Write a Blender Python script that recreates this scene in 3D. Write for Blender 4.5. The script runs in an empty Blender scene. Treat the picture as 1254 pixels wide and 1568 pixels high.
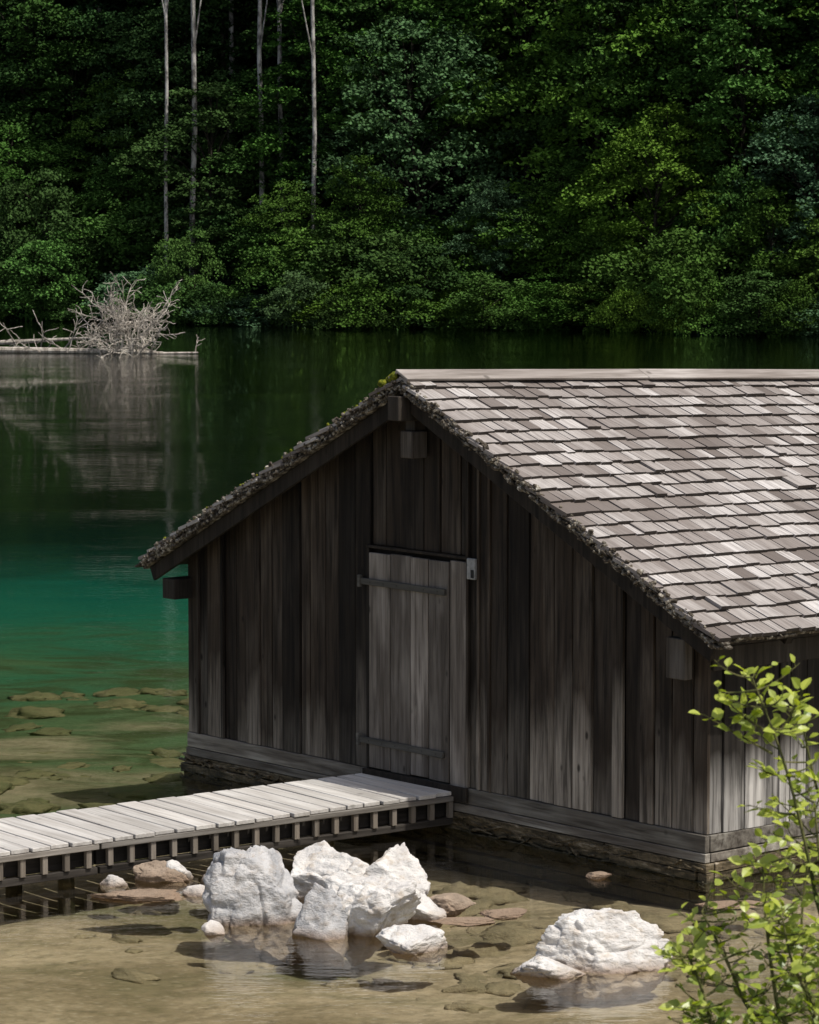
import bpy, bmesh, math, random
import numpy as np
from mathutils import Vector, Matrix, noise
rng=np.random.default_rng(7); random.seed(7)
sc=bpy.context.scene
col=sc.collection
RAD=math.radians

# ------------------------------------------------------------------ helpers
def link(o,parent=None):
    col.objects.link(o)
    if parent is not None: o.parent=parent
    return o
def empty(name,loc=(0,0,0),rotz=0):
    e=bpy.data.objects.new(name,None); e.location=loc; e.rotation_euler=(0,0,rotz); e.empty_display_size=.3
    return link(e)
def mesh_np(name,V,F,mat=None,tone=None,smooth=False):
    V=np.asarray(V,dtype=np.float32); F=np.asarray(F,dtype=np.int32)
    me=bpy.data.meshes.new(name); m,k=F.shape
    me.vertices.add(len(V)); me.vertices.foreach_set('co',V.ravel())
    me.loops.add(m*k); me.loops.foreach_set('vertex_index',F.ravel())
    me.polygons.add(m); me.polygons.foreach_set('loop_start',np.arange(0,m*k,k,dtype=np.int32))
    me.polygons.foreach_set('loop_total',np.full(m,k,dtype=np.int32))
    me.polygons.foreach_set('use_smooth',np.full(m,smooth,dtype=bool))
    me.update(calc_edges=True)
    if tone is not None:
        a=me.attributes.new('tone','FLOAT','FACE'); a.data.foreach_set('value',np.asarray(tone,dtype=np.float32))
    if mat: me.materials.append(mat)
    return me
class MB:
    def __init__(s): s.v=[];s.f=[];s.t=[]
    def hexa(s,P,tone=None,endx=None):
        b=len(s.v); s.v+= [tuple(p) for p in P]; t=random.random() if tone is None else tone
        for j,q in enumerate(((0,3,2,1),(4,5,6,7),(0,1,5,4),(1,2,6,5),(2,3,7,6),(3,0,4,7))):
            s.f.append([b+i for i in q]); s.t.append(endx if (endx is not None and j==3) else t)
    def box(s,x0,x1,y0,y1,z0,z1,tone=None,M=None,endx=None):
        P=[(x0,y0,z0),(x1,y0,z0),(x1,y1,z0),(x0,y1,z0),(x0,y0,z1),(x1,y0,z1),(x1,y1,z1),(x0,y1,z1)]
        if M is not None: P=[M@Vector(p) for p in P]
        s.hexa(P,tone,endx)
    def tube(s,pts,rads,n=6,tone=None):
        t=random.random() if tone is None else tone
        b0=len(s.v); k=len(pts)
        for i in range(k):
            p=Vector(pts[i]); d=(Vector(pts[min(i+1,k-1)])-Vector(pts[max(i-1,0)])).normalized()
            a=d.cross(Vector((0,0,1)) if abs(d.z)<.9 else Vector((1,0,0))).normalized(); c=d.cross(a)
            for j in range(n):
                th=2*math.pi*j/n; s.v.append(tuple(p+(a*math.cos(th)+c*math.sin(th))*rads[i]))
        for i in range(k-1):
            for j in range(n):
                j2=(j+1)%n
                s.f.append([b0+i*n+j,b0+i*n+j2,b0+(i+1)*n+j2,b0+(i+1)*n+j]); s.t.append(t)
    def sag(s):
        s.v=[(x,y,z-max(0,y)*(.006+.029*min(1,max(0,(z-1.8)/1.9)))) for x,y,z in s.v]
    def obj(s,name,mat,parent=None,bevel=0,smooth=False):
        me=mesh_np(name,s.v,s.f,mat,s.t,smooth); o=bpy.data.objects.new(name,me); link(o,parent)
        if bevel:
            m=o.modifiers.new('b','BEVEL'); m.width=bevel; m.segments=1; m.limit_method='ANGLE'
        return o

class NT:
    def __init__(s,name):
        s.m=bpy.data.materials.new(name); s.m.use_nodes=True; s.t=s.m.node_tree; s.t.nodes.clear()
        s.out=s.n('ShaderNodeOutputMaterial')
    def n(s,ty,**kw):
        nd=s.t.nodes.new(ty)
        for k,v in kw.items(): setattr(nd,k,v)
        return nd
    def l(s,a,b): s.t.links.new(a,b)
    def inp(s,nd,i,v):
        if hasattr(v,'is_output'): s.l(v,nd.inputs[i])
        elif v is not None: nd.inputs[i].default_value=v
    def math(s,op,a,b=None,c=None,clamp=False):
        nd=s.n('ShaderNodeMath',operation=op); nd.use_clamp=clamp
        s.inp(nd,0,a); s.inp(nd,1,b)
        if c is not None: s.inp(nd,2,c)
        return nd.outputs[0]
    def mix(s,f,a,b,blend='MIX'):
        nd=s.n('ShaderNodeMix',data_type='RGBA',blend_type=blend)
        s.inp(nd,0,f); s.inp(nd,6,a if hasattr(a,'is_output') else (*a,1)[:4]); s.inp(nd,7,b if hasattr(b,'is_output') else (*b,1)[:4])
        return nd.outputs[2]
    def ramp(s,f,*stops):
        nd=s.n('ShaderNodeValToRGB'); cr=nd.color_ramp
        cc=lambda c:(*c,1) if not isinstance(c,(int,float)) else (c,c,c,1)
        cr.elements[0].position=stops[0][0]; cr.elements[0].color=cc(stops[0][1])
        cr.elements[1].position=stops[-1][0]; cr.elements[1].color=cc(stops[-1][1])
        for p,c in stops[1:-1]:
            e=cr.elements.new(p); e.color=cc(c)
        s.l(f,nd.inputs[0]); return nd.outputs[0]
    def coord(s,scale=(1,1,1),kind='Object'):
        tc=s.n('ShaderNodeTexCoord'); mp=s.n('ShaderNodeMapping'); s.l(tc.outputs[kind],mp.inputs[0]); mp.inputs['Scale'].default_value=scale
        return mp.outputs[0]
    def noise(s,vec,scale=1,detail=4,rough=.55,dist=0):
        nd=s.n('ShaderNodeTexNoise'); s.l(vec,nd.inputs['Vector']); nd.inputs['Scale'].default_value=scale
        nd.inputs['Detail'].default_value=detail; nd.inputs['Roughness'].default_value=rough; nd.inputs['Distortion'].default_value=dist
        return nd.outputs[0]
    def attr(s,name='tone'):
        nd=s.n('ShaderNodeAttribute'); nd.attribute_name=name; return nd.outputs['Fac']
    def bump(s,h,strength=.5,dist=.01):
        nd=s.n('ShaderNodeBump'); nd.inputs['Strength'].default_value=strength; nd.inputs['Distance'].default_value=dist
        s.l(h,nd.inputs['Height']); return nd.outputs[0]
    def mr(s,v,a,b,c=0,d=1):
        nd=s.n('ShaderNodeMapRange'); s.l(v,nd.inputs[0])
        for i,x in enumerate((a,b,c,d)): nd.inputs[i+1].default_value=x
        return nd.outputs[0]
    def scale(s,c,f):
        nd=s.n('ShaderNodeVectorMath',operation='SCALE'); s.l(c,nd.inputs[0]); s.inp(nd,3,f); return nd.outputs[0]
    def princ(s,colr,rough=.8,normal=None,spec=.3):
        p=s.n('ShaderNodeBsdfPrincipled'); s.inp(p,'Base Color',colr if hasattr(colr,'is_output') else (*colr,1)); s.inp(p,'Roughness',rough)
        p.inputs['Specular IOR Level'].default_value=spec
        if normal is not None: s.l(normal,p.inputs['Normal'])
        s.l(p.outputs[0],s.out.inputs[0]); return s.m
    def tonevec(s,base,k=37.):
        t=s.attr(); cx=s.n('ShaderNodeCombineXYZ'); m=s.math('MULTIPLY',t,k); s.l(m,cx.inputs[0]); s.l(m,cx.inputs[2])
        ad=s.n('ShaderNodeVectorMath',operation='ADD'); s.l(base,ad.inputs[0]); s.l(cx.outputs[0],ad.inputs[1]); return ad.outputs[0]

# ------------------------------------------------------------------ materials
def wood(name,dark,mid,light,grain_axis='z',fade=None,lightamt=.5,rough=.8,tonegain=.8,streak=22):
    m=NT(name)
    sc_={'z':(streak,streak,1.1),'y':(streak,1.1,streak),'x':(1.1,streak,streak)}[grain_axis]
    v=m.tonevec(m.coord(sc_))
    g=m.noise(v,1,5,.65,.4)
    sc2={'z':(3,3,.9),'y':(3,.9,3),'x':(.9,3,3)}[grain_axis]
    b=m.noise(m.tonevec(m.coord(sc2),11),1,3,.6)
    c=m.mix(m.mr(g,.35,.68),dark,mid)
    f=m.math('MULTIPLY',m.mr(b,.46,.72),lightamt)
    f=m.math('MULTIPLY',f,m.mr(g,.36,.6,.15,1))
    if fade:
        z=m.n('ShaderNodeSeparateXYZ'); tc=m.n('ShaderNodeTexCoord'); m.l(tc.outputs['Object'],z.inputs[0])
        zz=m.math('ADD',z.outputs[2],m.math('MULTIPLY',m.math('SUBTRACT',b,.5),fade[2]))
        wn=m.n('ShaderNodeTexWhiteNoise',noise_dimensions='1D'); m.l(m.attr(),wn.inputs['W'])
        zz=m.math('ADD',zz,m.math('MULTIPLY',m.math('SUBTRACT',wn.outputs['Value'],.5),fade[3]))
        ff=m.mr(zz,fade[0],fade[1],1,0)
        ff=m.math('MULTIPLY',ff,m.mr(g,.38,.6,.25,1))
        f=m.math('MAXIMUM',f,ff)
    k=m.n('ShaderNodeTexVoronoi'); m.l(m.tonevec(m.coord((5,5,2.6) if grain_axis=='z' else (3,3,3)),17),k.inputs['Vector']); k.inputs['Scale'].default_value=1
    c=m.mix(f,c,light)
    c=m.mix(m.mr(k.outputs['Distance'],.05,.11,.8,0),c,tuple(q*.6 for q in dark))
    tn=m.mr(m.attr(),0,1,1-tonegain*.55,1+tonegain*.55)
    return m.princ(m.scale(c,tn),rough,m.bump(g,.6,.006),.2)

M_wall=wood('weathered_dark_boards',(.010,.0072,.005),(.044,.032,.022),(.26,.228,.188),'z',(.36,1.10,1.2,1.0),.17,tonegain=1.25)
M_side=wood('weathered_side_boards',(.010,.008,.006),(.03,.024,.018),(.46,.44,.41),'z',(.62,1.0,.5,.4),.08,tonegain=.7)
M_door=wood('door_boards',(.065,.054,.044),(.17,.147,.124),(.35,.315,.275),'z',None,.8,tonegain=.5)
M_sill=wood('sill_boards',(.06,.05,.04),(.20,.18,.15),(.38,.36,.31),'x',None,.8,streak=16)
M_dark=wood('dark_beams',(.010,.008,.006),(.035,.027,.020),(.08,.068,.055),'z',None,.3)
M_beam=wood('beam_ends',(.022,.018,.014),(.052,.043,.034),(.10,.088,.075),'z',None,.6)
M_brack=wood('bracket_boards',(.045,.037,.03),(.095,.082,.068),(.17,.155,.135),'z',None,.6)
M_hinge=wood('strap_hinge',(.06,.058,.05),(.115,.11,.095),(.19,.18,.16),'x',None,.5)
M_block=wood('lit_blocks',(.12,.10,.08),(.22,.19,.155),(.32,.29,.25),'z',None,.6)
M_dockside=wood('dock_beams',(.012,.010,.008),(.04,.034,.028),(.10,.09,.08),'x',None,.4)
M_edge=wood('deck_edge_board',(.10,.088,.075),(.22,.20,.175),(.36,.34,.305),'x',None,.6)
M_deck=wood('deck_plank_wood',(.36,.335,.305),(.52,.50,.465),(.66,.64,.605),'y',None,.8,tonegain=.3)

def mat_shingle():
    m=NT('wood_shingles'); v=m.tonevec(m.coord((2.5,40,2.5)),53)
    g=m.noise(v,1,4,.65,.3); t=m.attr()
    tt=m.n('ShaderNodeTexWhiteNoise',noise_dimensions='1D'); m.l(t,tt.inputs['W'])
    c=m.ramp(tt.outputs['Value'],(0,(.13,.108,.094)),(.2,(.24,.21,.19)),(.5,(.33,.298,.275)),(.8,(.41,.38,.355)),(1,(.56,.53,.505)))
    c=m.mix(m.mr(g,.38,.60,.55,0),c,(.11,.09,.078))
    big=m.noise(m.coord((1.3,1.3,1.3)),1,4)
    c=m.mix(m.mr(big,.48,.72,0,.6),c,(.15,.125,.11))
    c=m.mix(m.math('GREATER_THAN',t,1.5),c,(.028,.022,.018))  # butt faces: darker end grain, with the shade line under each course painted in
    return m.princ(c,.7,m.bump(g,.7,.006),.3)
M_shingle=mat_shingle()
def mat_lichen():
    m=NT('lichen_shingle_edge'); n1=m.noise(m.coord((20,20,20)),1,5,.7); n2=m.noise(m.coord((60,60,60)),1,3)
    c=m.ramp(n1,(.32,(.02,.016,.012)),(.48,(.08,.066,.05)),(.57,(.19,.17,.135)),(.68,(.42,.40,.35)))
    return m.princ(m.scale(c,m.mr(m.attr(),0,1,.5,1.5)),.9,m.bump(n2,.8,.01),.15)
M_lichen=mat_lichen()
def mat_moss(name='moss',a=(.05,.075,.01),b=(.20,.20,.02)):
    m=NT(name); n=m.noise(m.coord((40,40,40)),1,4); return m.princ(m.mix(m.mr(n,.35,.65),a,b),.95,m.bump(n,1,.02),.1)
M_moss=mat_moss()
def mat_crib():
    m=NT('wet_foundation_timber'); n=m.noise(m.coord((5,5,26)),1,6,.75,.5); n2=m.noise(m.coord((55,55,9)),1,3)
    c=m.ramp(n,(.32,(.010,.008,.004)),(.46,(.05,.037,.018)),(.57,(.15,.115,.066)),(.70,(.38,.33,.25)))
    g=m.n('ShaderNodeNewGeometry'); sx=m.n('ShaderNodeSeparateXYZ'); m.l(g.outputs['Position'],sx.inputs[0])
    c=m.mix(m.mr(sx.outputs[2],.0,.05,.75,0),c,(.022,.022,.009))
    return m.princ(c,.5,m.bump(n2,.9,.02),.35)
M_crib=mat_crib()
def mat_plain(name,c,rough=.6):
    m=NT(name); n=m.noise(m.coord((30,30,30)),1,3); x=m.mix(m.mr(n,.3,.7),tuple(k*.7 for k in c),tuple(min(1,k*1.2) for k in c))
    return m.princ(x,rough)
M_metal=mat_plain('galvanised_box',(.26,.26,.25),.45)
M_black=mat_plain('dark_slot',(.01,.01,.01))

def mat_rock(name,base,grey,brown,wet=True):
    m=NT(name); n1=m.noise(m.coord((2.2,2.2,3.4)),1,7,.6,.6); n2=m.noise(m.coord((9,9,15)),1,6,.68); n3=m.noise(m.coord((45,45,45)),1,3)
    c=m.mix(m.mr(n1,.40,.62),base,grey); c=m.mix(m.mr(n2,.50,.68,0,.7),c,brown)
    if wet:
        g=m.n('ShaderNodeNewGeometry'); sx=m.n('ShaderNodeSeparateXYZ'); m.l(g.outputs['Position'],sx.inputs[0])
        z=m.math('ADD',sx.outputs[2],m.math('MULTIPLY',m.math('SUBTRACT',n2,.5),.08))
        c=m.mix(m.mr(z,.0,.08,.85,0),c,(.24,.165,.11))
    h=m.math('ADD',n2,m.math('MULTIPLY',n3,.15))
    return m.princ(c,.85,m.bump(h,.9,.045),.2)
M_rock=mat_rock('white_limestone',(.70,.68,.645),(.50,.475,.45),(.42,.345,.26))
M_rockg=mat_rock('grey_limestone',(.52,.51,.50),(.29,.295,.305),(.36,.31,.26))
M_rockb=mat_rock('brown_stone',(.36,.28,.21),(.22,.175,.13),(.13,.09,.06))
M_sub=mat_rock('submerged_stone',(.30,.24,.155),(.20,.165,.105),(.14,.105,.065),False)
M_subd=mat_rock('submerged_mossy_stone',(.175,.155,.078),(.12,.12,.055),(.08,.07,.035),False)

def mat_ground():
    m=NT('lake_bed_and_ground')
    g=m.n('ShaderNodeNewGeometry'); sx=m.n('ShaderNodeSeparateXYZ'); m.l(g.outputs['Position'],sx.inputs[0])
    P=m.coord((1,1,1)); big=m.noise(m.coord((.35,.8,.35)),1,4,.6,.4); fine=m.noise(m.coord((7,7,7)),1,5,.75)
    patch=m.noise(m.coord((.9,1.6,.9)),1,5,.65,.8)
    peb=m.n('ShaderNodeTexVoronoi'); m.l(P,peb.inputs['Vector']); peb.inputs['Scale'].default_value=11
    silt=m.mix(m.mr(big,.38,.66),(.21,.163,.105),(.40,.32,.225))
    silt=m.mix(m.mr(fine,.45,.7,0,.6),silt,(.10,.08,.048))
    silt=m.mix(m.mr(peb.outputs['Distance'],0,.35,.3,0),silt,(.50,.43,.33))
    silt=m.mix(m.mr(patch,.52,.66,0,.45),silt,(.14,.125,.07))
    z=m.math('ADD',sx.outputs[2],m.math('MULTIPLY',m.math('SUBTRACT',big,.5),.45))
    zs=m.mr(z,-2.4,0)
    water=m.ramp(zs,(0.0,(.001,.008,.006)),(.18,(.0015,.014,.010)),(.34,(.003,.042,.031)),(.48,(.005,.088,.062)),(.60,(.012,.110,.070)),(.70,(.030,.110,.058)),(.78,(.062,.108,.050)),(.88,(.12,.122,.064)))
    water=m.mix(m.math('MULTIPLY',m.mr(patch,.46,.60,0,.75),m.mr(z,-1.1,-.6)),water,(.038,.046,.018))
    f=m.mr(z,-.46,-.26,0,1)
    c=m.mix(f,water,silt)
    soil=m.mix(m.mr(fine,.4,.65),(.02,.026,.010),(.05,.045,.022))
    c=m.mix(m.mr(sx.outputs[2],.05,.35),c,soil)
    c=m.mix(m.mr(sx.outputs[1],80,95),c,m.mix(m.mr(fine,.4,.65),(.003,.010,.006),(.008,.012,.006)))
    return m.princ(c,.95,m.bump(m.math('ADD',fine,peb.outputs['Distance']),.6,.03),.05)
M_ground=mat_ground()

def mat_water():
    m=NT('lake_water')
    a=m.noise(m.coord((1.1,3.2,1),'Object'),1.6,4,.6,.3); b=m.noise(m.coord((.12,.35,1)),1,2,.5)
    r=m.noise(m.coord((3.2,8.5,1),'Object'),1.5,3,.6,.5)
    h=m.math('MULTIPLY',m.math('ADD',a,m.math('MULTIPLY',r,.22)),m.mr(b,.35,.65,.4,1.3))
    bn=m.n('ShaderNodeBump'); bn.inputs['Strength'].default_value=1; bn.inputs['Distance'].default_value=.009; m.l(h,bn.inputs['Height'])
    fr=m.n('ShaderNodeFresnel'); fr.inputs['IOR'].default_value=1.33; m.l(bn.outputs[0],fr.inputs['Normal'])
    tr=m.n('ShaderNodeBsdfTransparent'); tr.inputs[0].default_value=(.94,.965,.91,1)
    gl=m.n('ShaderNodeBsdfGlossy'); gl.inputs['Roughness'].default_value=.01; m.l(bn.outputs[0],gl.inputs['Normal']); gl.inputs[0].default_value=(1,1,1,1)
    mx=m.n('ShaderNodeMixShader'); m.l(fr.outputs[0],mx.inputs[0]); m.l(tr.outputs[0],mx.inputs[1]); m.l(gl.outputs[0],mx.inputs[2])
    m.l(mx.outputs[0],m.out.inputs[0]); return m.m
M_water=mat_water()

def mat_leaf(name,objcol=True,c0=None,c1=None,trans=.3):
    m=NT(name)
    t=m.attr()
    if objcol:
        oi=m.n('ShaderNodeObjectInfo'); s_=m.scale(oi.outputs['Color'],m.mr(t,0,1,.35,1.75))
    else: s_=m.mix(t,c0,c1)
    d=m.n('ShaderNodeBsdfDiffuse'); m.l(s_,d.inputs[0])
    if objcol:
        m.l(d.outputs[0],m.out.inputs[0]); return m.m
    tl=m.n('ShaderNodeBsdfTranslucent'); y=m.mix(1.,s_,(1.15,1.2,.35),'MULTIPLY'); m.l(y,tl.inputs[0])
    mx=m.n('ShaderNodeMixShader'); mx.inputs[0].default_value=trans; m.l(d.outputs[0],mx.inputs[1]); m.l(tl.outputs[0],mx.inputs[2])
    gl=m.n('ShaderNodeBsdfGlossy'); gl.inputs['Roughness'].default_value=.4; mx2=m.n('ShaderNodeMixShader'); mx2.inputs[0].default_value=.05
    m.l(mx.outputs[0],mx2.inputs[1]); m.l(gl.outputs[0],mx2.inputs[2])
    m.l(mx2.outputs[0],m.out.inputs[0]); return m.m
M_leaf=mat_leaf('forest_leaves')
M_shrubleaf=mat_leaf('shrub_leaves',False,(.11,.19,.022),(.50,.56,.09),.4)
def mat_bark(name,a,b,sc_=(6,6,1.5)):
    m=NT(name); n=m.noise(m.coord(sc_),1,3,.7); return m.princ(m.mix(m.mr(n,.4,.6),a,b),.9,None,.1)
M_bark=mat_bark('bark',(.012,.011,.008),(.04,.035,.026))
M_birch=mat_bark('pale_trunk_bark',(.12,.11,.10),(.46,.44,.40),(3,3,2))
M_drift=mat_bark('driftwood_bark',(.20,.175,.145),(.46,.42,.36))
M_twig=mat_bark('shrub_stem',(.08,.09,.03),(.16,.15,.06),(20,20,5))

# ------------------------------------------------------------------ terrain
def shoreY(x): return 134-.5*np.clip(x,-45,45)+1.2*np.sin(x*.35)+.8*np.sin(x*.9+1)
def terrain(x,y):
    z=np.interp(y,[-60,-2,0,13.5,16,18,24,28,33,38,43,48,54,62,75,90,110,1e4],[3.9,3.6,3.45,0.0,-.15,-.20,-.27,-.33,-.43,-.57,-.76,-1.0,-1.3,-1.7,-2.3,-3.4,-8,-10])
    ys=shoreY(x); d=y-ys
    far=np.where(d<0,np.interp(d,[-60,-14,-5,-1.5,0],[-14,-10,-6,-2.2,-.02]),np.interp(d,[0,2,130,260,800],[0,.9,92,150,190]))
    z=np.maximum(z,far)
    z=z+np.where(y<13.5,.08*np.sin(x*1.3)*np.sin(y*1.7),0)+np.where((y>13.5)&(y<60),.04*np.sin(x*1.1+.5*y)*np.sin(y*.9-x*.4)+.02*np.sin(x*2.9)*np.sin(2.3*y),0)
    z=z+np.where(d>10,2.0*np.sin(x*.09)*np.sin(y*.07),0)
    return z
xs=np.concatenate([np.linspace(-700,-60,14)[:-1],np.linspace(-60,-14,24)[:-1],np.linspace(-14,14,113)[:-1],np.linspace(14,60,24)[:-1],np.linspace(60,700,14)])
ys=np.concatenate([np.linspace(-60,4,17)[:-1],np.linspace(4,50,185)[:-1],np.linspace(50,170,121)[:-1],np.linspace(170,950,40)])
X,Y=np.meshgrid(xs,ys); Z=terrain(X,Y)
V=np.stack([X.ravel(),Y.ravel(),Z.ravel()],1); nx=len(xs); ny=len(ys)
i=np.arange(ny-1)[:,None]*nx+np.arange(nx-1)[None,:]; i=i.ravel()
F=np.stack([i,i+1,i+1+nx,i+nx],1)
link(bpy.data.objects.new('ground',mesh_np('ground',V,F,M_ground,smooth=True)))
link(bpy.data.objects.new('lake_water',mesh_np('lake_water',[(-700,5,0),(700,5,0),(700,220,0),(-700,220,0)],[(0,1,2,3)],M_water)))
def tz(x,y): return float(terrain(np.array(x),np.array(y)))

# ------------------------------------------------------------------ boathouse
YAW=.8588
H=empty('wooden_boathouse',(-1.98,29.11,0),-YAW)
W=6.44; LEN=9.0; OG=.22; OE=.364; ZR=3.70; ZE=1.93; XC=W/2
RUN=XC+OE; SL=math.hypot(RUN,ZR-ZE); ANG=math.atan2(ZR-ZE,RUN)
def ztop(x): return ZR-(abs(x-XC))*math.tan(ANG)
def zund(x): return ztop(x)-.15
g=MB(); x=0.0
DX0,DX1,DZ0,DZ1=2.55,3.77,.34,2.20
def gboard(g,x0,x1,zb,y0):
    g.hexa([(x0,y0,zb),(x1,y0,zb),(x1,y0+.03,zb),(x0,y0+.03,zb),(x0,y0,zund(x0)),(x1,y0,zund(x1)),(x1,y0+.03,zund(x1)),(x0,y0+.03,zund(x0))])
while x<W-.02:
    w=random.uniform(.12,.25); x1=min(W,x+w)
    if W-x1<.08: x1=W
    for st in (DX0,XC,DX1):
        if x<st-.001 and x1>st-.07: x1=st
    y0=random.uniform(-.014,.014)
    zb=.36
    if DX0-.001<=x<DX1-.001: zb=DZ1+.05
    gboard(g,x+random.uniform(.003,.009),x1-random.uniform(.003,.010),zb,y0)
    if random.random()<.18 and zb<1 and x>.1: gboard(g,x-.016,x+.016,zb,-.03)
    x=x1
g.obj('gable_boards',M_wall,H,.003)
s=MB(); y=0.035
while y<LEN:
    w=random.uniform(.12,.24); o=random.uniform(-.012,.012)
    s.box(W-.03+o,W+o,y+.005,y+w-.005,.36,ztop(W)-.1); y+=w
s.sag(); s.obj('side_boards',M_side,H,.003)
s=MB(); y=0.035
while y<LEN:
    w=random.uniform(.14,.26); o=random.uniform(-.012,.012)
    s.box(-o,.03-o,y+.004,y+w-.004,.36,ztop(0)-.1); y+=w
x=0
while x<W:
    w=random.uniform(.16,.26); x1=min(W,x+w)
    zt=min(zund(x),zund(x1))
    s.box(x+.004,x1-.004,LEN,LEN+.03,.36,zt); x=x1
s.sag(); s.obj('rear_boards',M_wall,H)
c=MB()
c.hexa([(.045,.045,.3),(W-.045,.045,.3),(W-.045,LEN-.02,.3),(.045,LEN-.02,.3),(.045,.045,1.85),(W-.045,.045,1.85),(W-.045,LEN-.02,1.85),(.045,LEN-.02,1.85)],.5)
c.hexa([(.045,.045,1.852),(W-.045,.045,1.852),(W-.045,LEN-.02,1.852),(.045,LEN-.02,1.852),(XC-.02,.045,ZR-.25),(XC+.02,.045,ZR-.25),(XC+.02,LEN-.02,ZR-.25),(XC-.02,LEN-.02,ZR-.25)],.5)
c.sag(); c.obj('inner_lining',M_dark,H)
s=MB()
def sillrun(z0,z1,pr):
    s.box(-pr,2.42,-pr-.01,.03,z0,z1); s.box(2.424,W+pr,-pr-.01,.03,z0,z1)
    s.box(W-.03,W+pr+.006,.034,4.4,z0+.002,z1-.002); s.box(W-.03,W+pr+.004,4.41,LEN,z0,z1)
    s.box(-pr-.004,.03,.034,LEN,z0,z1)
sillrun(.225,.355,.008); sillrun(.15,.219,.016)
s.obj('sill_boards',M_sill,H,.004)
c=MB()
for k,z0 in enumerate((.078,.006,-.07,-.15,-.24,-.34,-.44)):
    z1=z0+.066 if k<2 else z0+.074
    x=-.05-.02*(k%2)
    while x<W+.02:
        w=random.uniform(.9,2.6); x1=min(W+.05,x+w); jy=random.uniform(-.02,.012)
        c.box(x,x1-.012,-.03+jy,.05,z0+random.uniform(-.006,.006),z1); x=x1
    y=.055
    while y<LEN:
        w=random.uniform(.9,2.4); c.box(W-.03,W+.03+random.uniform(-.015,.02),y,y+w-.012,z0,z1); c.box(-.045+random.uniform(-.02,.015),.03,y,y+w-.012,z0,z1); y+=w
for k in range(300):
    x=random.uniform(-.03,W+.02); z=random.uniform(-.12,.14); L=random.uniform(.02,.10)
    T=Matrix.Translation((x,-.04,z))@Matrix.Rotation(random.gauss(0,.25),4,'Y')
    c.box(-L,L,-random.uniform(.006,.02),.02,-random.uniform(.004,.012),random.uniform(.004,.012),None,T)
c.box(0,W,.06,LEN,-.6,.14)
c.obj('foundation_timbers',M_crib,H,.008)
d=MB(); xx=DX0
for w in (.275,.255,.225,.255):
    d.box(xx+.004,xx+w-.006,-.035+random.uniform(-.004,.004),.0,DZ0+.03+random.uniform(-.01,.01),DZ1-.01+random.uniform(-.008,.008)); xx+=w
d.box(xx+.008,DX1-.004,-.03,.0,DZ0-.06,DZ1)
d.obj('door_leaf',M_door,H,.004)
d=MB(); d.box(DX0-.035,DX0-.004,-.03,.0,DZ0,DZ1+.02); d.box(DX0-.036,DX1+.02,-.034,.0,DZ1+.0225,DZ1+.046); d.box(DX0-.06,DX1+.03,-.06,-.036,DZ0-.1,DZ0+.02)
d.obj('door_frame',M_dark,H,.003)
h=MB()
for zc,x0 in ((1.94,2.47),(.60,2.45)):
    M=Matrix.Translation((x0,-.06,zc))@Matrix.Rotation(.004,4,'Y')
    h.box(0,1.06,0,.022,-.026,.026,None,M); h.box(-.03,.0,-.012,.022,-.05,.05,None,M)
    for i_ in range(6): h.box(.12+i_*.17,.132+i_*.17,-.006,.0,-.006,.006,0,M)
h.obj('strap_hinges',M_hinge,H,.003)
h=MB(); h.box(3.80,3.90,-.06,-.03,2.07,2.24); h.obj('meter_box',M_metal,H,.006)
h=MB(); h.box(3.855,3.89,-.064,-.0605,2.085,2.15); h.obj('meter_box_slot',M_black,H)
def slopeM(side):
    if side>0: return Matrix.Translation((XC,0,ZR))@Matrix.Rotation(ANG,4,'Y')
    return Matrix.Translation((XC,0,ZR))@Matrix.Rotation(math.pi-ANG,4,'Y')@Matrix.Diagonal((1,1,-1,1))
f=MB()
for sd in (1,-1):
    M=slopeM(sd)
    f.box(.02,SL-.03,-OG,-OG+.035,-.25,-.122,.4,M)
    f.box(.03,SL-.02,-OG+.04,LEN+.15,-.12,-.085,.3,M)
    for yb in np.arange(.6,LEN,.9): f.box(3.3,SL-.06,yb,yb+.08,-.2,-.122,.5,M)
f.sag(); f.obj('barge_boards_and_deck',M_dark,H,.004)
b=MB()
b.box(XC-.07,XC+.07,-.34,LEN+.1,3.33,3.53,.7); b.box(XC-.055,XC+.055,-.16,-.035,3.24,3.33,.4)
b.box(-.12,.06,-.20,LEN-.1,1.57,1.75,.3); b.box(W-.2,W+.02,.05,LEN,1.6,1.78,.4)
b.sag(); b.obj('purlin_beams',M_beam,H,.006)
b=MB(); b.box(XC-.075,XC+.075,-.2,-.035,3.02,3.238,.7); b.box(W-.32,W-.12,-.12,-.035,1.53,1.84,.6); b.obj('bracket_boards',M_brack,H,.006)
# split shingles: tail dives under the course above, butt rides on the course below
sh=MB(); NR=22; expo=SL/NR; TH=.023; TILT=-math.asin(TH/expo)
for sd in (1,-1):
    M=slopeM(sd)
    for r in range(NR+1):
        x1=SL+.03-r*expo; wav=random.uniform(-.006,.006)
        y=-OG-.05+random.uniform(-.04,0)
        while y<LEN+.2:
            w=random.choice([.09,.12,.15,.18,.21])*random.uniform(.9,1.1)
            xe=x1+wav+random.uniform(-.014,.014)
            lift=random.uniform(0,.006)+(random.random()<.07)*random.uniform(.006,.018)
            T=Matrix.Translation((xe,y,lift))@Matrix.Rotation(TILT+random.uniform(-.012,.012),4,'Y')@Matrix.Rotation(random.uniform(-.02,.02),4,'Z')@Matrix.Rotation(random.uniform(-.03,.03),4,'X')
            Lc=min(.31,xe-.01)
            if Lc>.05: sh.box(-Lc,0,.003,w-.006,-.006-TH,-.006+random.uniform(0,.006),None,M@T,2.0)  # last argument marks the butt face for the painted shade colour
            y+=w
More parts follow.
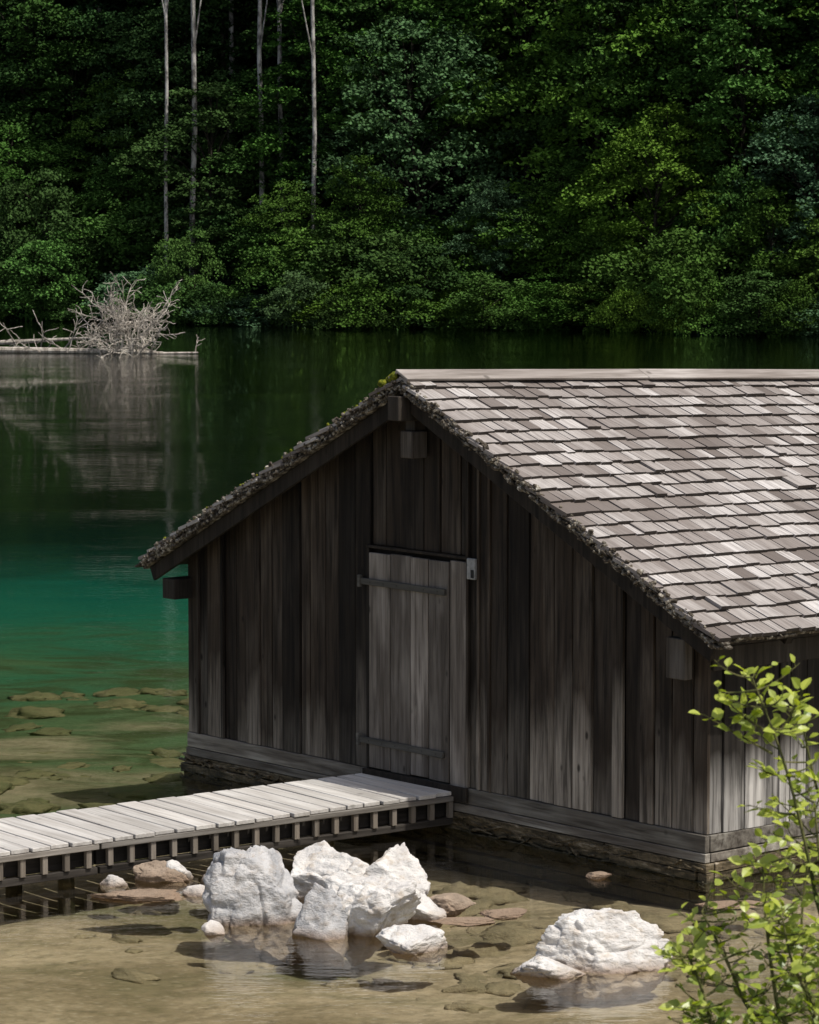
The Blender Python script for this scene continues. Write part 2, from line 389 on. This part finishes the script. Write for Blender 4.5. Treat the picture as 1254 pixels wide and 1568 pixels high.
sh.sag(); sh.obj('roof_shingles',M_shingle,H)
e=MB()
for sd in (1,-1):
    M=slopeM(sd)
    for lay in range(4):
        x=.03
        while x<SL:
            w=random.uniform(.05,.15); t0=-.118+lay*.022
            T=Matrix.Translation((x,0,t0))@Matrix.Rotation(random.uniform(-.07,.03),4,'Y')
            e.box(0,w,-OG-.04+random.uniform(-.03,.015),-OG+.039,0,.020+random.uniform(-.004,.004),None,M@T); x+=w*.97
    for k in range(520):
        x=random.uniform(.05,SL); sz=random.uniform(.008,.024)
        T=Matrix.Translation((x,-OG-.06+random.uniform(-.01,.015),random.uniform(-.11,-.02) if random.random()<.85 else random.uniform(-.02,.01)))@Matrix.Rotation(random.uniform(0,3),4,Vector((1,random.random(),.5)).normalized())
        e.box(-sz,sz,-sz*.6,sz*.6,-sz*.6,sz*.6,random.uniform(.2,1),M@T)
    for lay in range(2):
        y=-OG
        while y<LEN+.1:
            w=random.uniform(.08,.16); e.box(SL-.3,SL+.005+random.uniform(-.015,.012),y+.003,y+w-.003,-.085+lay*.026,-.062+lay*.026,None,M); y+=w
e.sag(); e.obj('verge_shingle_layers',M_lichen,H,.004)
r=MB(); M=slopeM(1); y=-OG-.08
while y<LEN+.2:
    L=random.uniform(2.2,2.8); r.box(-.03,.13,y,y+L-.006,.016,.038,random.uniform(.55,.9),M@Matrix.Rotation(random.uniform(-.003,.003),4,'Z')); y+=L
M=slopeM(-1); y=-OG-.07
while y<LEN+.2:
    L=random.uniform(2.2,2.8); r.box(.0,.12,y,y+L-.006,.014,.036,random.uniform(.4,.8),M); y+=L
M_ridge=wood('ridge_boards',(.16,.138,.12),(.28,.25,.225),(.44,.41,.38),'y',None,.8)
r.sag(); r.obj('ridge_boards',M_ridge,H,.004)
def lumps(name,pts,mat,parent,sub=2,amp=.35,smooth=True):
    bm=bmesh.new(); bmesh.ops.create_icosphere(bm,subdivisions=sub,radius=1)
    U=[v.co.copy() for v in bm.verts]; UF=[[v.index for v in f.verts] for f in bm.faces]; bm.free()
    VV=[];FF=[]
    for (p,s_) in pts:
        off=Vector((random.random()*50,random.random()*50,0)); ro=Matrix.Rotation(random.uniform(0,6.28),3,'Z'); b0=len(VV); pv=Vector(p)
        for u in U:
            n=noise.noise(u*1.7+off)+.4*noise.noise(u*4+off); VV.append(tuple(ro@Vector((u.x*s_[0],u.y*s_[1],u.z*s_[2]))*(1+amp*n)+pv))
        FF+= [[b0+i_ for i_ in f] for f in UF]
    return link(bpy.data.objects.new(name,mesh_np(name,VV,FF,mat,None,smooth)),parent)
P=[]
for k in range(60):
    t=abs(random.gauss(0,.15)); P.append(((XC-t-.03,-OG-.03+random.uniform(-.03,.12),ztop(XC-t)+random.uniform(-.05,.03)),[random.uniform(.014,.038)]*3))
for k in range(30):
    x=random.uniform(.0,XC-.2); P.append(((x,-OG-.03+random.uniform(-.02,.05),ztop(x)+random.uniform(-.01,.02)),[random.uniform(.008,.018)]*3))
lumps('ridge_moss',P,M_moss,H)

# ------------------------------------------------------------------ dock
dk=empty('wooden_footbridge',(.06,26.83,.02),math.atan2(-.595,-.804))
p=MB(); x=-.14
while x<9:
    w=.18+random.uniform(-.014,.014); a=random.uniform(-.006,.006)
    M=Matrix.Translation((x,0,.26))@Matrix.Rotation(a,4,'Z')
    p.box(.008,w-.010,-.585+random.uniform(-.018,.018),.585+random.uniform(-.018,.018),0,.032+random.uniform(-.003,.003),None,M); x+=w
p.obj('deck_planks',M_deck,dk,.004)
p=MB()
for sy in (-1,1):
    for (x0,x1) in ((-.1,3.4),(3.42,6.6),(6.62,9)): p.box(x0,x1,sy*.575-.02,sy*.575+.02,.215,.257,None)
p.obj('edge_boards',M_edge,dk,.004)
p=MB()
for sy in (-1,1):
    for (x0,x1) in ((-.1,3.4),(3.42,6.6),(6.62,9)):
        p.box(x0,x1,sy*.53-.035,sy*.53+.035,.02,.075,None)
        p.box(x0,x1,sy*.48-.03,sy*.48+.03,.08,.256,.2)
p.obj('stringers',M_dockside,dk,.004)
p=MB()
for x in np.arange(.06,9,.19):
    for sy in (-1,1): p.box(x,x+.045,sy*.56-.022,sy*.56+.022,.078,.213,random.uniform(.1,.8))
p.obj('edge_blocks',M_block,dk,.003)
p=MB()
for x in np.arange(1.2,9,2.4):
    for sy in (-.40,.40): p.tube([(x,sy,-.7),(x,sy,.25)],[.07,.065],8)
    p.box(x-.06,x+.06,-.44,.44,.02,.078)
p.obj('piles',M_crib,dk)

# ------------------------------------------------------------------ rocks
_ico={}
def ico(sub):
    if sub not in _ico:
        bm=bmesh.new(); bmesh.ops.create_icosphere(bm,subdivisions=sub,radius=1)
        _ico[sub]=(np.array([v.co[:] for v in bm.verts]),np.array([[v.index for v in f.verts] for f in bm.faces])); bm.free()
    return _ico[sub]
def rock(name,X,Yb,w,h,mat,dpt=None,seed=0,rot=0,cuts=15,lo=.42,hi=.82):
    rnd=np.random.default_rng(seed); U,FF=ico(6 if w>.5 else 5 if w>.3 else 4); c=U.copy()
    for k in range(cuts):
        n=np.array([rnd.normal(),rnd.normal(),rnd.normal()*.7]); n/=np.linalg.norm(n); dd=rnd.uniform(lo,hi)
        t=np.maximum(0,c@n-dd); c-=n*t[:,None]*.95
    off=rnd.random(3)*99; q=c+off
    def N(s,sz=1.): return np.array([noise.noise(Vector((a[0]*s,a[1]*s,a[2]*s*sz))) for a in q])
    rg=1-np.abs(N(1.9))*2
    k=1+.12*N(1.3)-.09*np.maximum(0,rg-.75)/.25+.07*N(4,1.8)+.045*N(9,1.8)+.022*N(22,1.5)
    c*=k[:,None]
    mn,mxx=c.min(0),c.max(0); dpt=dpt or w*.75
    c[:,0]*=w/(mxx[0]-mn[0]); c[:,1]*=dpt/(mxx[1]-mn[1]); c[:,2]=(c[:,2]-mxx[2])*(h*1.7)/(mxx[2]-mn[2])+h
    o=bpy.data.objects.new(name,mesh_np(name,c,FF,mat,None,True)); o.location=(X,Yb+dpt*.45,0); o.rotation_euler=(0,0,rot); link(o)
    return o
rock('grey_boulder',-1.06,22.75,.76,.52,M_rockg,.62,3)
rock('white_boulder',-.56,23.5,.70,.38,M_rock,.62,5)
rock('white_boulder',-.16,23.2,.74,.44,M_rock,.6,44)
rock('white_boulder',-1.40,24.1,.34,.21,M_rock,.35,6)
rock('grey_boulder',-.62,22.3,.50,.36,M_rockg,.55,11)
rock('white_boulder',-.30,22.4,.70,.37,M_rock,.6,8)
rock('white_rock',.0,21.85,.50,.16,M_rock,.36,9)
rock('brown_rock',.26,23.1,.44,.13,M_rockb,.3,10)
rock('white_rock',.10,22.9,.36,.17,M_rock,.3,30)
rock('white_boulder',1.26,21.25,.98,.38,M_rock,.72,61,.1,9,.5,.9)
rock('white_rock',.93,21.15,.50,.13,M_rock,.36,13)
rock('white_rock',-1.36,22.45,.17,.09,M_rock,.14,14)
rock('white_rock',-2.2,24.05,.24,.08,M_rock,.2,15)
rock('brown_rock',-1.87,24.25,.44,.14,M_rockb,.34,16)
rock('white_rock',-1.78,24.3,.26,.15,M_rock,.2,31)
rock('brown_rock',-1.95,23.5,.72,.045,M_rockb,.4,17)
rock('white_rock',-1.55,23.7,.22,.07,M_rock,.2,18)
rock('brown_rock',.66,23.0,.36,.03,M_rockb,.3,19)
rock('brown_rock',1.42,24.35,.20,.05,M_rockb,.14,20)
rock('brown_rock',2.3,23.3,.5,.02,M_rockb,.3,21)
rock('brown_rock',.42,22.75,.5,.035,M_rockb,.26,23)
P=[];P2=[];P3=[]
def sub(n,x0,x1,y0,y1,a,b,L,hmin=.12,hmax=.28):
    for k in range(n):
        x=random.uniform(x0,x1); y=random.uniform(y0,y1); s_=random.uniform(a,b)
        z=tz(x,y); L.append(((x,y,min(z-.01,-.02-s_*.3)),(s_,s_*random.uniform(.5,.9),s_*random.uniform(hmin,hmax))))
sub(64,.0,3.4,22.0,26.0,.08,.34,P); sub(34,-2.6,.6,21.4,24.6,.06,.24,P); sub(24,.2,2.6,19.8,22.,.05,.18,P)
sub(38,-4.8,-1.9,26.2,31,.08,.45,P3); sub(40,-6.5,-2,30,38,.08,.38,P3); sub(200,-3,3,18.4,22,.012,.05,P2); sub(120,-5,-2,26,33,.03,.10,P3)
lumps('lakebed_stones',P,M_sub,None,3,.6); lumps('lakebed_pebbles',P2,M_sub,None,1,.4); lumps('lakebed_mossy_stones',P3,M_subd,None,3,.6)

# ------------------------------------------------------------------ foliage generators
def leaves_np(C,size,up=.7,flat=.6,rng=rng):
    n=len(C); N=np.stack([rng.normal(0,flat,n),rng.normal(0,flat,n)-.12,np.full(n,up)+rng.random(n)*.3],1); N/=np.linalg.norm(N,axis=1)[:,None]
    A=rng.normal(0,1,(n,3)); A-=N*(A*N).sum(1)[:,None]; A/=np.linalg.norm(A,axis=1)[:,None]
    B=np.cross(N,A); L=(size*rng.uniform(.7,1.3,n))[:,None]
    V=np.stack([C-A*L*.5,C+B*L*.34-A*L*.05,C+A*L*.5,C-B*L*.34-A*L*.05],1).reshape(-1,3)
    return V,np.arange(4*n).reshape(n,4)
def build_tree(name,h,R,lobes,K,leaf,seed,base=.12,spread=1.,trunk_r=.16,mat_trunk=None,clr=.75,wob=.12):
    rg=np.random.default_rng(seed); mb=MB(); random.seed(seed)
    th=[(0,0,-1)]; k=7; px=py=0
    for i_ in range(1,k+1):
        px+=rg.normal(0,wob); py+=rg.normal(0,wob); th.append((px,py,h*.93*i_/k))
    mb.tube(th,[trunk_r*(1-(.85 if wob>.1 else .5)*i_/k) for i_ in range(k+1)],6,.5)
    C=[];T=[]
    for j in range(lobes):
        hh=base+(1-base)*((j+.5)/lobes)**.9
        prof=math.sin(math.pi*min(1,max(.08,(hh*.92)**.8)))**.6
        ang=j*2.4+rg.normal(0,.4); rr=R*prof*rg.uniform(.35,.95)*spread
        zc=h*hh*rg.uniform(.93,1.03); c=np.array([rr*math.cos(ang),rr*math.sin(ang),zc])
        lr=R*rg.uniform(.22,.42)*(prof*.6+.4)
        i_=min(k,int(hh*.8*k)); p0=th[i_]
        mb.tube([p0,tuple((np.array(p0)+c)/2+np.array([0,0,.15*rr])),tuple(c)],[trunk_r*.35,trunk_r*.2,.015],4,.5)
        ncl=int(clr*rg.integers(9,16)*(lr/(R*.3))**1.5)+4
        lt=rg.uniform(-.12,.12)
        for q in range(ncl):
            dv=rg.normal(0,1,3); dv/=np.linalg.norm(dv); dv[2]=abs(dv[2])*.9-.25 if rg.random()<.7 else dv[2]
            cc=c+dv*lr*np.array([1.15,1.15,.75])*rg.uniform(.7,1.05)
            rad=rg.uniform(.4,.85)*(R/3.5)**.4; n=int(K*rg.uniform(.6,1.3))
            a=rg.random(n)*2*math.pi; r_=rad*np.sqrt(rg.random(n)); el=rg.uniform(.5,1.0); ro=rg.random()*3.14
            lx=r_*np.cos(a); ly=r_*np.sin(a)*el; X_=lx*math.cos(ro)-ly*math.sin(ro); Y_=lx*math.sin(ro)+ly*math.cos(ro)
            Z_=rg.normal(0,.09,n)-.35*(r_/rad)**2*rad*.6 + (-X_*dv[0]-Y_*dv[1])*.15
            C.append(np.stack([X_,Y_,Z_],1)+cc); T.append(np.clip(.5+lt+rg.normal(0,.13)+rg.normal(0,.10,n),0,1))
    C=np.concatenate(C); T=np.concatenate(T); V,F=leaves_np(C,leaf,rng=rg)
    me=mesh_np(name+'_leaves',V,F,M_leaf,T); tr=mesh_np(name+'_wood',mb.v,mb.f,mat_trunk or M_bark,mb.t,True)
    return me,tr
broad=[build_tree('broadleaf_a',11,3.6,34,44,.19,1),build_tree('broadleaf_b',12,4.2,38,44,.19,2),build_tree('broadleaf_c',9,3.2,30,46,.17,3),build_tree('broadleaf_d',13,3.4,36,44,.20,4),build_tree('broadleaf_e',10,4.6,38,46,.17,6)]
lod=[build_tree('broadleaf_far_a',11,3.8,16,7,.8,51),build_tree('broadleaf_far_b',12,4.4,18,7,.8,52),build_tree('broadleaf_far_c',13,3.6,18,7,.8,53)]
shrub=[build_tree('shore_shrub_a',3.2,2.0,18,40,.14,11,base=.02,trunk_r=.05),build_tree('shore_shrub_b',2.4,2.3,18,40,.13,12,base=.02,trunk_r=.05),build_tree('shore_shrub_c',4.4,2.3,22,40,.15,13,base=.02,trunk_r=.06)]
birch=[build_tree('pale_tree',22,2.4,12,26,.2,21,base=.66,trunk_r=.14,mat_trunk=M_birch,wob=.05),build_tree('pale_tree_b',20,2.0,10,24,.2,22,base=.68,trunk_r=.12,mat_trunk=M_birch,wob=.04)]
def build_spruce(seed,h=20,R=2.9,dens=34,leaf=.24):
    rg=np.random.default_rng(seed); mb=MB(); mb.tube([(0,0,-1),(0,0,h)],[.25,.03],6,.5); C=[];T=[]
    z=h*.06
    while z<h*.98:
        r=R*(1-z/h)**.8+.15; nb=int(7+6*(1-z/h)); ph=rg.random()*6
        for b_ in range(nb):
            a=ph+b_*2*math.pi/nb+rg.normal(0,.15); L=r*rg.uniform(.75,1.1); n=int(dens*L)+4; t=rg.random(n)**.7
            wx=rg.normal(0,.22,n)*(1-t*.6)*min(1,L*.5); C.append(np.stack([math.cos(a)*L*t-math.sin(a)*wx,math.sin(a)*L*t+math.cos(a)*wx,z-.35*L*t**1.5-abs(wx)*.4+rg.normal(0,.05,n)],1))
            T.append(np.clip(.4+rg.normal(0,.12)+rg.normal(0,.08,n)+.1*t,0,1))
        z+=h*.035
    V,F=leaves_np(np.concatenate(C),leaf,rng=rg)
    return mesh_np('spruce_leaves',V,F,M_leaf,np.concatenate(T)),mesh_np('spruce_wood',mb.v,mb.f,M_bark,mb.t,True)
spruce=[build_spruce(31),build_spruce(32,24,3.4)]; lsp=[build_spruce(33,20,3.2,4,.8),build_spruce(34,24,3.4,4,.8)]
FOREST=empty('forest',(0,140,0))
cnt=[0]
def put(var,x,y,s=1.,sz=None,c=(.05,.085,.02),z=None,trunk=True):
    me,tr=var; cnt[0]+=1
    zz=tz(x,y)-.1 if z is None else z; ro=random.uniform(0,6.28)
    for m_,nm in ((me,'crown'),(tr,'trunk')) if trunk else ((me,'crown'),):
        o=bpy.data.objects.new('tree_%s_%d'%(nm,cnt[0]),m_); o.location=(x,y-140,zz); o.rotation_euler=(0,0,ro)
        o.scale=(s,s,sz or s); o.color=(*c,1); link(o,FOREST)
random.seed(99)
DK=(.036,.072,.020); MID=(.054,.112,.023); BR=(.078,.146,.023); BL=(.062,.112,.050)
def jit(c,a=.2):
    k=random.uniform(1-a,1+a); return (c[0]*k*random.uniform(.9,1.07),c[1]*k,c[2]*k*random.uniform(.85,1.15))
def sh_(x): return float(shoreY(np.array(x)))
front=[(4,.6,4.5,1.0,1.02,BL),(1,8.1,5,1.05,1.1,BR),(0,5.1,8,1.05,1.1,MID),(3,13.4,6,.95,.9,MID),(2,10.2,3.5,.8,.8,BR),
(2,16.1,4,.9,.8,BL),(1,15.3,10,1.1,1.1,MID),(2,-12.5,3.5,.62,.62,MID),(0,-8.7,4,.85,.72,DK),(2,-6.6,6,.85,.8,MID),(4,-10.3,8,.9,.9,DK),
(0,-15.1,7,.9,.8,DK),(2,-17.8,4,.85,.7,MID),(3,-4.2,7,.8,.75,MID),(2,-2.1,3.2,.6,.6,MID),(2,3.5,3,.55,.5,BL),(2,-5.,3,.6,.5,MID),(4,6.5,3.5,.55,.5,MID),(0,18.7,6,1,1,MID),(1,-20.5,8,1,1,DK),
(4,-12.8,6,.7,.7,MID),(4,11.6,8,.8,.9,MID),(1,3.2,9,.8,.85,MID),(4,-1.2,9,.9,1.,DK)]
for (v,x,d,s_,z_,c) in front: put(broad[v],x,sh_(x)+d,s_,z_,jit(c,.1))
for x in np.arange(-38,38,1.2):
    x=x+random.uniform(-.6,.6); put(random.choice(shrub),x,sh_(x)+random.uniform(-.5,1.0),random.uniform(.55,1.0),random.uniform(.5,.95),jit(random.choice([MID,MID,BR,DK,BL] if x>-4 else [MID,DK,DK,BL]),.3),z=-.25)
for x in np.arange(-38,38,1.7):
    x=x+random.uniform(-.8,.8); put(random.choice(shrub),x,sh_(x)+random.uniform(1.5,4.5),random.uniform(.9,1.35),random.uniform(.8,1.3),jit(random.choice([MID,BR,MID] if x>0 else [MID,DK,MID]),.25))
for x,d in ((-10.5,2.5),(-9.4,3.5),(-6.3,4.5),(-5.5,5.5),(-4.1,4),(-8,8),(5.4,12),(12.3,12),(-14.3,8)):
    put(birch[cnt[0]%2],x,sh_(x)+d,random.uniform(.85,1.1),1.1,jit(MID))
row=8.0
while row<140:
    near=row<21
    step=(2.9 if near else 4.6)+row*.03
    halfw=(28 if near else 42)+row*.15
    for x in np.arange(-halfw,halfw,step):
        x_=x+random.uniform(-1.1,1.1); d=row+random.uniform(-1.3,1.3)
        r_=random.random(); left=x_<-4
        if r_<(.42 if left else .12): put(random.choice(spruce if near else lsp),x_,sh_(x_)+d,random.uniform(.7,1.),None,jit((.020,.044,.015),.25),trunk=near)
        else: put(random.choice(broad if near else lod),x_,sh_(x_)+d,random.uniform(.85,1.2)*(1+row*.002),None,jit(random.choice([DK,DK,MID]) if left else random.choice([DK,MID,BR,MID]),.25),trunk=near)
    row+=step*.9

# ------------------------------------------------------------------ driftwood
dw=empty('driftwood',(-9.75,111,0))
b=MB(); random.seed(5)
def branch(p,d,L,r,depth):
    pts=[p]; rr=[r]; n=4
    for i_ in range(n):
        d=(d+Vector((random.gauss(0,.26),random.gauss(0,.22),random.gauss(0,.2)))).normalized(); p=p+d*(L/n); pts.append(p); rr.append(r*(1-.8*(i_+1)/n))
        if depth>0 and i_>0:
            for q in range(random.choice([1,2,2])):
                branch(p,(d+Vector((random.gauss(0,.8),random.gauss(0,.6),random.gauss(.0,.6)))).normalized(),L*.5,max(.012,r*.55),depth-1)
    b.tube([tuple(q) for q in pts],[max(.012,q) for q in rr],5)
for k in range(26):
    a=random.uniform(0,6.28); s_=random.uniform(.1,1.2)
    branch(Vector((random.gauss(0,.6),random.gauss(0,.2),-.1)),Vector((math.cos(a)*s_,math.sin(a)*s_,1)).normalized(),random.uniform(.8,2.0),.045,2)
b.tube([(-9,1.5,.12),(-4,.6,.10),(0,0,.08),(1.4,-.2,.03)],[.12,.11,.09,.05],8)
b.tube([(-8,3.5,.1),(-4,2.2,.3),(-1,1.2,.5)],[.1,.08,.04],7)
for k in range(30):
    x=random.uniform(-6,1.); branch(Vector((x,random.uniform(-.3,2),.05)),Vector((random.gauss(-.4,.9),random.gauss(0,.3),random.uniform(.1,.7))).normalized(),random.uniform(.5,1.5),.035,1)
branch(Vector((2.5,-.2,0)),Vector((.2,0,1)).normalized(),.5,.03,1)
b.tube([(1.2,-.2,.02),(2.6,-.25,.05)],[.05,.03],5)
b.obj('dead_branches',M_drift,dw)

# ------------------------------------------------------------------ foreground shrub
Yf=9.0
FS=empty('leafy_shrub',(1.15,9.2,1.2))
st=MB(); LV=[];LF=[];LT=[]
def leaf(p,d,n,L,t):
    d=d.normalized(); s_=d.cross(n).normalized(); n=s_.cross(d).normalized(); w=L*.34; b0=len(LV); fold=.22*w
    prof=[(0,.0),(.18,.62),(.45,1.),(.75,.66),(1,.0)]
    mid=[p+d*L*u - n*L*.16*u*u for u,_ in prof]
    for q in mid: LV.append(q)
    lefts=[];rights=[]
    for i_ in (1,2,3):
        lefts.append(len(LV)); LV.append(mid[i_]+s_*w*prof[i_][1]+n*fold*prof[i_][1])
        rights.append(len(LV)); LV.append(mid[i_]-s_*w*prof[i_][1]+n*fold*prof[i_][1])
    for S in (lefts,rights):
        for q in ((b0,b0+1,S[0]),(b0+1,b0+2,S[1],S[0]),(b0+2,b0+3,S[2],S[1]),(b0+3,b0+4,S[2])):
            LF.append(q); LT.append(t)
def twig(p0,p1,nl,L,bright=.5,r=.004):
    p0=Vector(p0);p1=Vector(p1); m=(p0+p1)/2+Vector((random.gauss(0,.02),random.gauss(0,.03),-.02)); n=9; pts=[]
    for i_ in range(n+1):
        t=i_/n; pts.append(p0*(1-t)**2+m*2*t*(1-t)+p1*t*t)
    st.tube([tuple(q) for q in pts],[r*(1-.7*i_/n) for i_ in range(n+1)],5)
    for i_ in range(nl):
        t=.12+.88*(i_+.5)/nl; k=t*n; a=int(min(n-1,k)); p=pts[a].lerp(pts[a+1],k-a); d=(pts[a+1]-pts[a]).normalized()
        ang=i_*2.4+random.gauss(0,.5); side=Vector((math.cos(ang),math.sin(ang),.25))
        dd=(side*.9+d*.6+Vector((0,0,random.gauss(0,.3)))).normalized()
        st.tube([tuple(p),tuple(p+dd*L*.3)],[.0015,.001],4)
        leaf(p+dd*L*.3,dd,Vector((random.gauss(0,.5),random.gauss(-.4,.45),1)),L*random.uniform(.55,1.2)*(1-.25*t),min(1,max(0,bright+random.gauss(0,.2)+.25*t)))
random.seed(21)
stems=[[(1.21,2.69),(1.14,3.14),(1.056,3.50),(.957,3.765)],[(1.26,2.69),(1.19,3.23),(1.12,3.53),(1.09,3.685)],[(1.03,2.60),(.94,2.855),(.867,3.015),(.822,3.10)],[(1.08,2.60),(1.03,2.855),(1.0,3.085),(.993,3.23)],[(1.17,2.6),(1.12,2.855),(1.10,3.05),(1.12,3.265)],[(.885,2.6),(.85,2.78),(.813,2.91),(.78,2.98)],[(1.316,2.6),(1.21,2.96),(1.154,3.23),(1.136,3.41)],[(1.25,2.6),(1.16,2.8),(1.08,2.95),(1.05,3.08)]]
for mi,mp in enumerate(stems):
    Yo=Yf+random.uniform(-.25,.35); ks=Yo/Yf
    W3=[Vector((a*ks,Yo+.02*i_,5.085+(c_-5.085)*ks)) for i_,(a,c_) in enumerate(mp)]
    full=[Vector((.95+.08*mi,Yo+.1,tz(1.2,Yo)-.05))]+W3; pts=[]
    for i_ in range(len(full)-1):
        for q in range(5):
            t=q/5; p0=full[max(0,i_-1)];p1=full[i_];p2=full[i_+1];p3=full[min(len(full)-1,i_+2)]
            pts.append(.5*((2*p1)+(p2-p0)*t+(2*p0-5*p1+4*p2-p3)*t*t+(3*p1-p0-3*p2+p3)*t**3))
    pts.append(full[-1]); n=len(pts)
    st.tube([tuple(q) for q in pts],[.010*(1-.8*i_/n) for i_ in range(n)],6)
    for i_ in range(3,n):
        q_=3 if i_<9 else 2
        if mi in (0,1,6): q_=1 if 8<i_<n-4 else 2
        for q in range(q_):
            a=random.uniform(0,6.28); L=random.uniform(.05,.14)
            e_=pts[i_]+Vector((math.cos(a)*L,math.sin(a)*L,random.uniform(.0,.09)))
            twig(pts[i_],e_,random.randint(3,6),random.uniform(.034,.058),.6 if i_>n-8 else .35,.003)
tw=[((1.01,3.56),(.81,3.68)),((.993,3.675),(.939,3.79)),((1.03,3.62),(1.086,3.747)),((1.074,3.39),(.939,3.425)),((1.083,3.28),(.939,3.256)),((.921,2.997),(.741,2.96)),((1.074,3.497),(.975,3.53)),((.885,2.854),(.75,2.854)),((1.0,3.62),(.87,3.72))]
for a,c_ in tw: twig((a[0],Yf,a[1]),(c_[0],Yf-.05,c_[1]),13,.056,.8,.004)
off=Vector(FS.location)
st.v=[tuple(Vector(v)-off) for v in st.v]
st.obj('stems',M_twig,FS)
me=bpy.data.meshes.new('leaves'); me.from_pydata([tuple(v-off) for v in LV],[],LF); me.materials.append(M_shrubleaf)
a=me.attributes.new('tone','FLOAT','FACE'); a.data.foreach_set('value',np.array(LT,dtype=np.float32))
link(bpy.data.objects.new('leaves',me),FS)

# ------------------------------------------------------------------ light, sky, camera
w=bpy.data.worlds.new('World'); sc.world=w; w.use_nodes=True; nt=w.node_tree
sky=nt.nodes.new('ShaderNodeTexSky'); sky.sky_type='NISHITA'; sky.sun_disc=False
EL=RAD(63); AZ=RAD(-40)
sky.sun_elevation=EL; sky.sun_rotation=math.pi/2-AZ; sky.dust_density=4.
bg=nt.nodes['Background']; nt.links.new(sky.outputs[0],bg.inputs[0]); bg.inputs[1].default_value=.11
sd=bpy.data.lights.new('sun','SUN'); sd.energy=4.0; sd.angle=RAD(.6); sd.color=(1,.96,.89)
so=bpy.data.objects.new('sun',sd); v=Vector((math.cos(AZ)*math.cos(EL),math.sin(AZ)*math.cos(EL),math.sin(EL)))
so.rotation_euler=v.to_track_quat('Z','Y').to_euler(); so.location=(20,-20,40); link(so)
cd=bpy.data.cameras.new('camera'); cam=bpy.data.objects.new('camera',cd); link(cam); sc.camera=cam
cd.sensor_fit='HORIZONTAL'; cd.sensor_width=24; cd.lens=5.0116/1.254*24; cd.clip_end=3000; cd.clip_start=.1
cam.location=(0,0,5.085); cam.rotation_euler=(math.pi/2-.0941,0,0)
cd.dof.use_dof=True; cd.dof.focus_distance=26; cd.dof.aperture_fstop=13
sc.view_settings.view_transform='Standard'; sc.view_settings.look='None'; sc.view_settings.exposure=0
